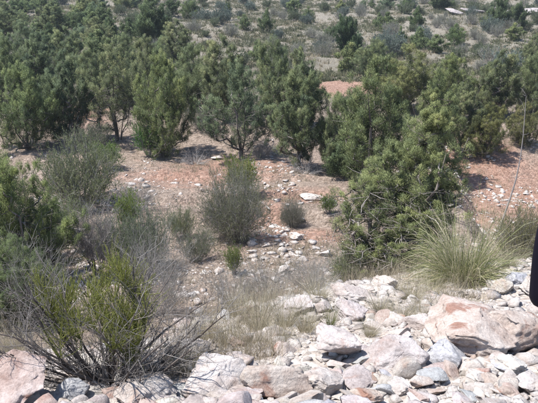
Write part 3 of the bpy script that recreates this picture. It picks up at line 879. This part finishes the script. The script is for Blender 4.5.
SHR = [  # kind, name, x, y, h, w, colour, label
    ('gg0', 'grey_green_shrub', 82, 206, 66, 78, (1.0, 1.05, .85), 'rounded grey green shrub between the left juniper and the clearing'),
    ('gg1', 'grey_green_shrub', 148, 268, 62, 58, (.8, .92, .85), 'grey green shrub standing behind the big yellow green bush'),
    ('gg1', 'grey_green_shrub', 180, 240, 34, 28, (.95, 1.1, .7), 'small green shrub at the left of the clearing'),
    ('clear', 'clearing_shrub', 236, 242, 76, 66, (.85, .85, .72), 'dense round grey green shrub in the middle of the clearing'),
    ('weed', 'leafy_weed', 243, 196, 40, 32, (.9, .95, .9), 'bright yellow green weed behind the round clearing shrub'),
    ('weed', 'leafy_bush', 149, 157, 34, 26, (.42, .8, .7), 'small vivid green bush at the foot of the rounded juniper'),
    ('weed', 'leafy_weed', 128, 232, 40, 26, (.8, .95, .9), 'upright light green bush beside the dead grey tree'),
    ('weed', 'leafy_weed', 108, 170, 28, 30, (.6, .8, .8), 'soft green weed at the left end of the clearing'),
    ('clear', 'small_grey_bush', 292, 227, 28, 26, (.7, .7, .68), 'small dark grey bush right of the round clearing shrub'),
    ('weed', 'leafy_weed', 234, 276, 32, 18, (.75, .85, .9), 'thin green weed below the round clearing shrub'),
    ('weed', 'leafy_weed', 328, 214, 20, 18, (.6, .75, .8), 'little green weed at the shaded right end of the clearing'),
    ('bundle', 'dead_branches', 195, 164, 16, 28, (1, 1, 1), 'bundle of grey dead branches at the back of the clearing'),
    ('bundle', 'dead_branches', 306, 174, 20, 38, (1, 1, 1), 'fallen grey dead branches under the tall clearing juniper'),
    ('bundle', 'dead_branches', 268, 154, 16, 36, (.8, .8, .8), 'dark dead brush between the clearing junipers'),
    ('dead', 'dead_tree', 98, 276, 74, 46, (1, 1, 1), 'small dead grey tree with bare twigs left of the clearing'),
    ('twiggy', 'bare_shrub', 22, 322, 84, 88, (1, 1, 1), 'leafless silvery shrub at the left edge under the juniper'),
    ('twiggy', 'bare_shrub', 162, 316, 84, 66, (1, 1, 1), 'leafless grey shrub right behind the big yellow green bush'),
    ('gg1', 'grey_green_shrub', 62, 240, 44, 50, (.9, 1.05, .65), 'green shrub between the left juniper and the dead grey tree'),
    ('twiggy', 'bare_shrub', 268, 302, 42, 60, (1.1, 1.05, .9), 'thin leafless brush in the gully below the clearing'),
    ('twiggy', 'bare_shrub', 310, 292, 38, 50, (1.05, 1.05, .9), 'thin leafless brush left of the tall feathery juniper'),
    ('gg1', 'grey_green_shrub', 348, 282, 34, 44, (.95, 1.05, .8), 'grey green shrub at the foot of the tall feathery juniper'),
    ('gg0', 'grey_green_shrub', 118, 262, 46, 52, (.75, .9, .8), 'dusky green shrub right beside the trunk of the dead grey tree'),
    ('gg1', 'grey_green_shrub', 196, 262, 34, 38, (.85, .9, .8), 'low dusky shrub at the near left corner of the clearing'),
    ('gg0', 'grey_green_shrub', 44, 262, 44, 48, (.8, .95, .75), 'dense green shrub at the foot of the big left edge juniper'),
    ('twiggy', 'bare_shrub', 136, 214, 34, 40, (1, 1, 1), 'pale leafless brush between the rounded grey green shrub and clearing'),
    ('twiggy', 'bare_shrub', 232, 304, 38, 56, (1.05, 1.0, .9), 'thin leafless brush straight below the thin green weed'),
    ('twiggy', 'bare_shrub', 262, 158, 22, 26, (1, 1, 1), 'grey leafless bush behind the yellow green weed'),
    ('gg0', 'grey_green_shrub', 522, 262, 54, 56, (1.1, 1.0, .75), 'olive shrub behind the bear grass at the right edge'),
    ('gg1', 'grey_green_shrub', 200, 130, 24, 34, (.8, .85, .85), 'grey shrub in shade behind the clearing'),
    ('gg1', 'grey_green_shrub', 90, 152, 30, 44, (.75, .85, .8), 'grey green scrub at the foot of the forked trunk juniper'),
    ('olive1', 'hillside_shrub', 430, 200, 30, 36, (.9, 1, .7), 'olive shrub between the feathery juniper and the red gully'),
]
for kd, nm, x, y, h, w, c, lab in SHR:
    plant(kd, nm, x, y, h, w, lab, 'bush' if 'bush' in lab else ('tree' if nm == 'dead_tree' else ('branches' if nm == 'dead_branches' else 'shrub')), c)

# bear grass on the bank
plant('bear', 'bear_grass', 464, 284, 72, 102, 'large arching clump of green and straw bear grass on the bank', 'grass clump')

# ---- big yellow green bush in the near left corner
def big_bush():
    p, d = at(108, 392)
    e = link('yellow_green_bush', None)
    e.location = p + np.array([0, 0.15, 0])
    rng = np.random.default_rng(7)
    # dark woody stems
    n0 = 44
    a = rng.uniform(0, 2 * math.pi, n0); ti = np.radians(rng.uniform(12, 72, n0))
    d0 = np.stack([np.sin(ti) * np.cos(a) * 1.15, np.sin(ti) * np.sin(a) * .8, np.cos(ti)], 1)
    P0 = grow(rng, np.stack([np.cos(a), np.sin(a), np.full(n0, -.5)], 1) * .09, d0, rng.uniform(.75, 1.2, n0), 8, .05, .11)
    b = Buf()
    tubes(b, P0, np.linspace(.013, .004, 8)[None, :] * rng.uniform(.6, 1.3, (n0, 1)), 5, rng.uniform(.0, .6, n0))
    link('stem', b.mesh('stem', M['bark']), e)
    def side(P, k, f0, ln, up, jt, rad, t, buf, spread=.6):
        n, K, _ = P.shape
        bb = np.repeat(np.arange(n), k)
        f = rng.uniform(f0, 1, len(bb)) * (K - 1) * .999
        i = f.astype(int); fr = (f - i)[:, None]
        s = P[bb, i] * (1 - fr) + P[bb, i + 1] * fr
        Q = grow(rng, s, norm(P[bb, i + 1] - P[bb, i]) + rng.normal(0, spread, (len(bb), 3)), ln * rng.uniform(.5, 1.2, len(bb)), 5, up, jt)
        tubes(buf, Q, rad * np.linspace(1, .4, 5)[None, :].repeat(len(bb), 0), 3, rng.uniform(*t, len(bb)))
        return Q
    tw = Buf()
    nd = 170                                                # short dead stems crowding the base
    a2 = rng.uniform(0, 2 * math.pi, nd); t2 = np.radians(rng.uniform(5, 80, nd))
    PD = grow(rng, np.stack([np.cos(a2), np.sin(a2), np.full(nd, -.3)], 1) * (rng.uniform(.05, .3, nd)[:, None]) * (1, 1, .1), np.stack([np.sin(t2) * np.cos(a2), np.sin(t2) * np.sin(a2), np.cos(t2)], 1), rng.uniform(.15, .5, nd), 6, .0, .2)
    tubes(tw, PD, np.linspace(.006, .002, 6)[None, :].repeat(nd, 0), 3, rng.uniform(.1, .7, nd))
    P1 = side(P0, 13, .25, .38, .04, .14, .0036, (.0, .45), tw)
    P2 = side(P1, 4, .2, .17, .02, .16, .0016, (.0, .55), tw)
    link('twigs', tw.mesh('twigs', M['twig']), e)
    # upright green broom shoots in the centre and top
    g = Buf(); sh = Buf()
    tips = P1[:, -1]
    w = np.exp(-((tips[:, 0] + .02) / .29) ** 2 - (tips[:, 1] / .38) ** 2) * sstep(.36, .55, tips[:, 2]) * (1 - sstep(.92, 1.1, tips[:, 2]))
    pick = np.nonzero(rng.random(len(tips)) < w * .95)[0]
    pick = np.repeat(pick, 36)
    s = P1[pick, rng.integers(1, 5, len(pick))]
    Q = grow(rng, s, rng.normal(0, .45, (len(pick), 3)) + (0, 0, 1.0), rng.uniform(.10, .30, len(pick)), 5, .12, .10)
    tubes(sh, Q, np.linspace(.0026, .0012, 5)[None, :].repeat(len(Q), 0), 3, rng.uniform(.1, .7, len(Q)))
    bb = np.repeat(np.arange(len(Q)), 24)
    f = rng.uniform(.1, 1, len(bb)) * 3.999
    i = f.astype(int); fr = (f - i)[:, None]
    pos = Q[bb, i] * (1 - fr) + Q[bb, i + 1] * fr
    ld = norm(Q[bb, i + 1] - Q[bb, i]) + rng.normal(0, .35, (len(bb), 3))
    leaves(g, rng, pos, ld, rng.uniform(.012, .026, len(bb)), rng.uniform(.0022, .0036, len(bb)), np.clip(rng.normal(.45, .18, len(Q))[bb] + rng.normal(0, .12, len(bb)), 0, 1))
    link('shoots', sh.mesh('shoots', M['broom']), e, 'stuff')
    link('foliage', g.mesh('foliage', M['broom']), e)
    sc = d * 0.178
    e.scale = (sc * 1.10, sc, sc * 1.04)
    tag(e, 'big twiggy bush with yellow green shoots in the near left corner', 'bush')
big_bush()
plant('dry1', 'dry_stalks', 176, 372, 34, 50, 'fan of long straw stalks at the foot of the big bush', 'grass clump')

# ---- thin dead stalk rising from behind the bear grass
def dead_stalk():
    p, d = at(498, 232)
    e = link('dead_stalk', None)
    e.location = p
    rng = np.random.default_rng(3)
    s = d / FPX
    pts = np.array([[0, 0], [4, 18], [9, 38], [13, 58], [15, 78], [15.5, 100], [15, 122], [14.5, 138]], float) * s
    P = np.stack([pts[:, 0], np.linspace(0, .25, 8), pts[:, 1] - .1], 1)[None]
    b = Buf()
    tubes(b, P, np.linspace(.035, .005, 8)[None], 6, .95)
    link('stem', b.mesh('stem', M['bark']), e)
    k = rng.integers(3, 8, 14)
    Q = grow(rng, P[0][k], np.stack([rng.normal(0, 1, 14), rng.normal(0, 1, 14), rng.uniform(-.2, 1, 14)], 1), rng.uniform(.2, .65, 14), 5, .02, .2)
    for q in Q:
        t = Buf()
        tubes(t, q[None], np.linspace(.006, .002, 5)[None], 3, rng.uniform(.2, .7))
        link('twig', t.mesh('twig', M['twig']), e)
    tag(e, 'thin bare leaning stalk rising behind the bear grass', 'dead tree')
dead_stalk()

# ---- dry grass tufts on the near bank
for i, (x, y, h, w, lab) in enumerate((
        (258, 330, 44, 46, 'tall straw grass tuft at the middle of the dry patch'), (238, 318, 40, 40, 'straw grass tuft at the upper end of the dry patch'),
        (286, 326, 42, 44, 'straw grass tuft below the whitish lump of rock'), (306, 332, 40, 40, 'straw grass tuft beside the upright pinkish boulder'),
        (228, 346, 38, 42, 'straw grass tuft by the half buried pinkish rock'), (278, 346, 36, 44, 'straw grass tuft by the half buried pale rock'),
        (252, 352, 34, 40, 'straw grass tuft just above the long pinkish brown boulder'), (205, 340, 34, 44, 'pale grass tuft beside the bare twigs of the big bush'),
        (190, 372, 32, 40, 'pale grass tuft above the wide whitish low boulder'), (400, 322, 26, 44, 'pale fine grass tuft above the low whitish boulder'),
        (420, 316, 26, 40, 'pale fine grass tuft left of the largest boulder'), (380, 312, 26, 40, 'pale fine grass tuft below the tan rock'),
        (410, 298, 24, 44, 'dry grass tuft at the skirt of the bear grass'), (432, 296, 22, 40, 'dry grass tuft in front of the bear grass'),
        (370, 336, 22, 30, 'thin grass tuft right of the upright pinkish boulder'), (508, 268, 30, 40, 'straw grass tuft behind the white rounded rock'),
        (14, 352, 40, 50, 'pale grass tuft behind the white and red corner boulder'), (318, 300, 30, 40, 'straw grass tuft behind the whitish lump of rock'))):
    plant('dry%d' % (i % 3), 'dry_grass_tuft', x, y, h, w, lab, 'grass clump', (.82, .84, .78), 'dry grass tufts on the bank')
plant('sprig', 'green_grass_sprig', 330, 328, 34, 22, 'green grass sprig among the pale rocks of the bank', 'grass clump', (.75, .75, 1.1))
plant('sprig', 'green_grass_sprig', 187, 366, 22, 24, 'short olive grass sprig below the bare twigs of the big bush', 'grass clump', (.6, .55, .9))

# ------------------------------------------------------------------ far scrub: countable shrubs in groups
MARKS = [  # far things the shrubs are described by: x, y, phrase
    (346, 40, 'the lone round dark evergreen'), (152, 26, 'the dark upright evergreen'), (497, 16, 'the tall dark evergreen'), (416, 21, 'the dark bush near the outcrop'),
    (267, 24, 'the green bush mid hillside'), (190, 10, 'the round bush at the top edge'), (228, 10, 'the slim dark upright bush'), (455, 36, 'the round bush below the outcrop'),
    (400, 39, 'the slim grey green bush'), (336, 88, 'the bare orange soil patch'), (490, 8, 'the pale outcrop'), (98, 36, 'the rounded upper slope juniper'),
    (54, 22, 'the slim upper slope juniper'), (532, 56, 'the rounded right edge juniper'), (441, 3, 'the top edge dark evergreen'), (405, 80, 'the wide yellow green juniper'), (180, 46, 'the green juniper by the upright evergreen')]
ORD = ['nearest', 'second nearest', 'third nearest', 'fourth nearest', 'fifth nearest', 'sixth nearest', 'seventh nearest', 'eighth nearest', 'ninth nearest', 'tenth nearest']
def scatter():
    rng = np.random.default_rng(2024)
    pts = []
    tries = 0
    while len(pts) < 290 and tries < 9000:
        tries += 1
        y = 44 + 91 * rng.random() ** .85
        x = rng.uniform(-.45, .45) * y
        if y < 60 and rng.random() < .5:
            continue
        if any((x - q[0]) ** 2 + ((y - q[1]) * .8) ** 2 < (1.25 + .008 * y) ** 2 for q in pts):
            continue
        z = float(height(np.array([x]), np.array([y]))[0])
        pts.append((x, y, z))
    items = []
    for x, y, z in pts:
        u = rng.random()
        d = y * CT - z * ST
        px = 269 + FPX * x / d
        py = 201.5 - FPX * (y * ST + z * CT) / d
        lush = .6 if px < 180 else .2
        if rng.random() < lush:
            look, kd, c, nm = ('green', 'dark green', 'pale green', 'bluish green')[rng.integers(4)] + ' juniper bush', 'farjun%d' % rng.integers(3), None, 'hillside_bush'
            c = {'gre': (.85, .95, .85), 'dar': (.58, .7, .62), 'pal': (1.1, 1.1, .95), 'blu': (.78, .92, 1.05)}[look[:3]]
            h = rng.uniform(1.2, 2.4) * (1.15 if px < 180 else 1); w = h * rng.uniform(.85, 1.15)
        elif u < .45:
            look, kd, c, nm = 'grey twiggy shrub', 'grey%d' % rng.integers(3), (1, 1, 1), 'hillside_shrub'
            h = rng.uniform(.7, 1.6); w = h * rng.uniform(1.0, 1.6)
        elif u < .8:
            look, kd, c, nm = 'olive shrub', 'olive%d' % rng.integers(3), (.72, .80, .72), 'hillside_shrub'
            h = rng.uniform(.7, 1.6); w = h * rng.uniform(1.0, 1.6)
        else:
            look, kd, c, nm = 'blue grey shrub', 'olive%d' % rng.integers(3), (.80, .92, 1.2), 'hillside_shrub'
            h = rng.uniform(.9, 2.0); w = h * rng.uniform(1.0, 1.5)
        items.append((look, kd, c, nm, x, y, z, d, px, py - .5 * h * FPX / d, h, w, rng.uniform(.85, 1.15)))
    best = {}
    for look in set(i[0] for i in items):
        for mx, my, ph in MARKS:
            sect = {'left of': [], 'right of': [], 'above': [], 'below': []}
            for k, it in enumerate(items):
                if it[0] != look:
                    continue
                dx, dy = it[8] - mx, (it[9] - my) * 1.3
                sc_ = ('right of' if dx > 0 else 'left of') if abs(dx) > abs(dy) else ('below' if dy > 0 else 'above')
                sect[sc_].append((math.hypot(dx, dy), k))
            for sc_, l in sect.items():
                for r, (dd, k) in enumerate(sorted(l)):
                    cost = r * 30 + dd
                    if r < 10 and (k not in best or cost < best[k][0]):
                        best[k] = (cost, '%s %s %s %s' % (ORD[r], look, sc_, ph))
    for k, (look, kd, c, nm, x, y, z, d, px, py, h, w, s) in enumerate(items):
        lab = best[k][1] if k in best else '%s high on the far hillside' % look
        plant(kd, nm, 0, 0, h * FPX / d, w * FPX / d, lab, 'bush' if nm == 'hillside_bush' else 'shrub', tuple(q * s for q in c), 'scrub dotting the far hillside', pos=(x, y, z))
scatter()

# ------------------------------------------------------------------ grass nobody could count
def grass_field(name, label, n, ylo, yhi, hgt, wid, blades, seed, keep, mat='dry', spread=.38, up=1.0):
    rng = np.random.default_rng(seed)
    y = ylo + (yhi - ylo) * rng.random(n * 3) ** .9
    x = rng.uniform(-.5, .5, n * 3) * y
    ok = keep(x, y, rng)
    pp, _ = at(335, 88)
    ok &= ((x - pp[0]) / 2.6) ** 2 + ((y - pp[1] + .5) / 3.2) ** 2 > 1          # bare orange soil patch
    x, y = x[ok][:n], y[ok][:n]
    z = height(x, y)
    k = np.repeat(np.arange(len(x)), blades)
    m = len(k)
    sp = hgt * .35
    pos = np.stack([x[k] + rng.normal(0, sp, m), y[k] + rng.normal(0, sp, m), z[k] - .02], 1)
    sc = rng.uniform(.5, 1.3, len(x))[k] * rng.uniform(.6, 1.2, m)
    d = rng.normal(0, spread, (m, 3)) + (0, 0, up)
    d[:, 2] = np.abs(d[:, 2])
    b = Buf()
    leaves(b, rng, pos, d, hgt * sc, wid * rng.uniform(.6, 1.4, m), np.clip(rng.normal(.5, .2, len(x))[k] + rng.normal(0, .12, m), 0, 1))
    o = link(name, b.mesh(name, M[mat]), kind='stuff')
    o.color = (.66, .64, .58, 1) if 'hill' in name else (.74, .72, .68, 1)
    tag(o, label, 'grass')
    return o
grass_field('hillside_grass', 'pale dry grass covering the far hillside', 13000, 34, 140, .32, .05, 10, 1, lambda x, y, r: fbm2(x, y, 6.0, 3, 71) > r.uniform(-.9, .5, len(x)))
grass_field('hillside_brush', 'low grey olive brush between the far hillside shrubs', 10500, 36, 140, .5, .08, 16, 5, lambda x, y, r: fbm2(x, y, 5.0, 3, 75) > r.uniform(-.4, .7, len(x)), 'shrub', .9, .8)
grass_field('leaf_litter', 'brown grey litter and twigs strewn on the clearing soil', 3800, 11, 36, .13, .013, 9, 6, lambda x, y, r: fbm2(x, y, 2.2, 3, 76) > r.uniform(-.3, .6, len(x)), 'twig', 1.0, .12)
grass_field('clearing_grass', 'sparse low dry grass growing in the clearing', 2600, 11, 34, .20, .012, 16, 2, lambda x, y, r: fbm2(x, y, 3.0, 3, 72) > r.uniform(-.1, .7, len(x)))
grass_field('bank_grass', 'thin straw grass growing between the rocks of the bank', 1500, 4.6, 12.5, .38, .0034, 20, 3, lambda x, y, r: (np.abs(y - crest(x) - .5) < 2.1) & (x < 2.6) & (fbm2(x, y, 1.2, 3, 73) > r.uniform(-.2, .6, len(x))))

# ------------------------------------------------------------------ black mirror casing at the right edge
def mirror():
    m, nt, b = nodes_mat('black_plastic')
    b.inputs['Base Color'].default_value = (.004, .003, .008, 1)
    b.inputs['Roughness'].default_value = .6
    b.inputs['Specular IOR Level'].default_value = .12
    n = noise(nt, None, 300, 2)
    bp = N(nt, 'ShaderNodeBump'); bp.inputs['Strength'].default_value = .05
    nt.links.new(n.outputs['Fac'], bp.inputs['Height']); nt.links.new(bp.outputs[0], b.inputs['Normal'])
    g, gn, gb = nodes_mat('mirror_glass')
    gb.inputs['Base Color'].default_value = (.7, .72, .74, 1); gb.inputs['Metallic'].default_value = 1; gb.inputs['Roughness'].default_value = .03
    D = 1.0
    e = link('car_mirror', None)
    c = pix_dir(529.5, 300) * D
    e.location = c
    e.rotation_euler = (0, 0, -math.atan2(c[0], c[1]))
    # casing outline in the plane facing the camera: x right, z up (metres), lower left corner rounded
    px = 1 / FPX * D
    ol = [(9, -1), (4, 1.0), (1.2, 4.5), (-.9, 9), (-1.4, 16), (-2.2, 32), (-2.8, 52), (-2.4, 68), (-.6, 80), (4, 91), (14, 98), (26, 101), (110, 104), (122, 94), (126, 70), (124, 20), (116, 2), (104, -4), (40, -5)]
    ol = np.array(ol, float) * px
    cen = ol.mean(0)
    rings = []
    for y, s in ((-.030, .90), (-.026, .96), (-.018, 1.0), (.02, 1.0), (.05, .94), (.08, .80), (.10, .55), (.108, .25)):
        q = cen + (ol - cen) * s
        rings.append(np.stack([q[:, 0], np.full(len(q), y), q[:, 1]], 1))
    K = len(ol)
    V = np.concatenate(rings + [np.array([[cen[0], .109, cen[1]], [cen[0], -.030, cen[1]]])])
    F = []
    for r in range(len(rings) - 1):
        for k in range(K):
            a, b_ = r * K + k, r * K + (k + 1) % K
            F += [(a, b_, b_ + K), (a, b_ + K, a + K)]
    t, bt = len(rings) * K, len(rings) * K + 1
    for k in range(K):
        F.append(((len(rings) - 1) * K + k, (len(rings) - 1) * K + (k + 1) % K, t))
        F.append(((k + 1) % K, k, bt))
    h = link('casing', make_mesh('casing', V, np.array(F), m, smooth=True), e)
    q = cen + (ol - cen) * .72
    V = np.concatenate([np.stack([q[:, 0], np.full(K, -.0325), q[:, 1]], 1), np.stack([q[:, 0], np.full(K, -.0295), q[:, 1]], 1), [[cen[0], -.0325, cen[1]]]])
    F = [(k, (k + 1) % K, 2 * K) for k in range(K)] + [(k, k + K, (k + 1) % K) for k in range(K)] + [((k + 1) % K, k + K, (k + 1) % K + K) for k in range(K)]
    link('mirror_glass', make_mesh('mirror_glass', V, np.array(F), g), e)
    bb = Buf()
    P = np.array([[[.17, .03, .05], [.22, .02, .035], [.28, 0, .02], [.33, -.03, .015]]])
    tubes(bb, P, np.array([[.022, .02, .024, .04]]), 10, 0)
    link('mounting_arm', bb.mesh('mounting_arm', m, True), e)
    tag(e, 'smooth black car mirror casing cut off by the right edge', 'car mirror')
mirror()

# ------------------------------------------------------------------ thin bluish volume added as a veil that lifts distant shadows
def haze():
    m = bpy.data.materials.new('haze')
    m.use_nodes = True
    nt = m.node_tree
    nt.nodes.remove(nt.nodes['Principled BSDF'])
    v = nt.nodes.new('ShaderNodeVolumePrincipled')
    v.inputs['Color'].default_value = (.82, .90, 1.0, 1)
    v.inputs['Density'].default_value = HAZE
    nt.links.new(v.outputs[0], nt.nodes['Material Output'].inputs['Volume'])
    x0, y0, z0, x1, y1, z1 = -310, -310, -12, 310, 310, 26
    V = np.array([[x, y, z] for z in (z0, z1) for y in (y0, y1) for x in (x0, x1)], float)
    F = np.array([[0, 2, 3, 1], [4, 5, 7, 6], [0, 1, 5, 4], [2, 6, 7, 3], [0, 4, 6, 2], [1, 3, 7, 5]])
    link('haze', make_mesh('haze', V, F, m), kind='stuff')['label'] = 'thin bluish haze added over the valley as a veil'
HAZE = 0.0003
haze()
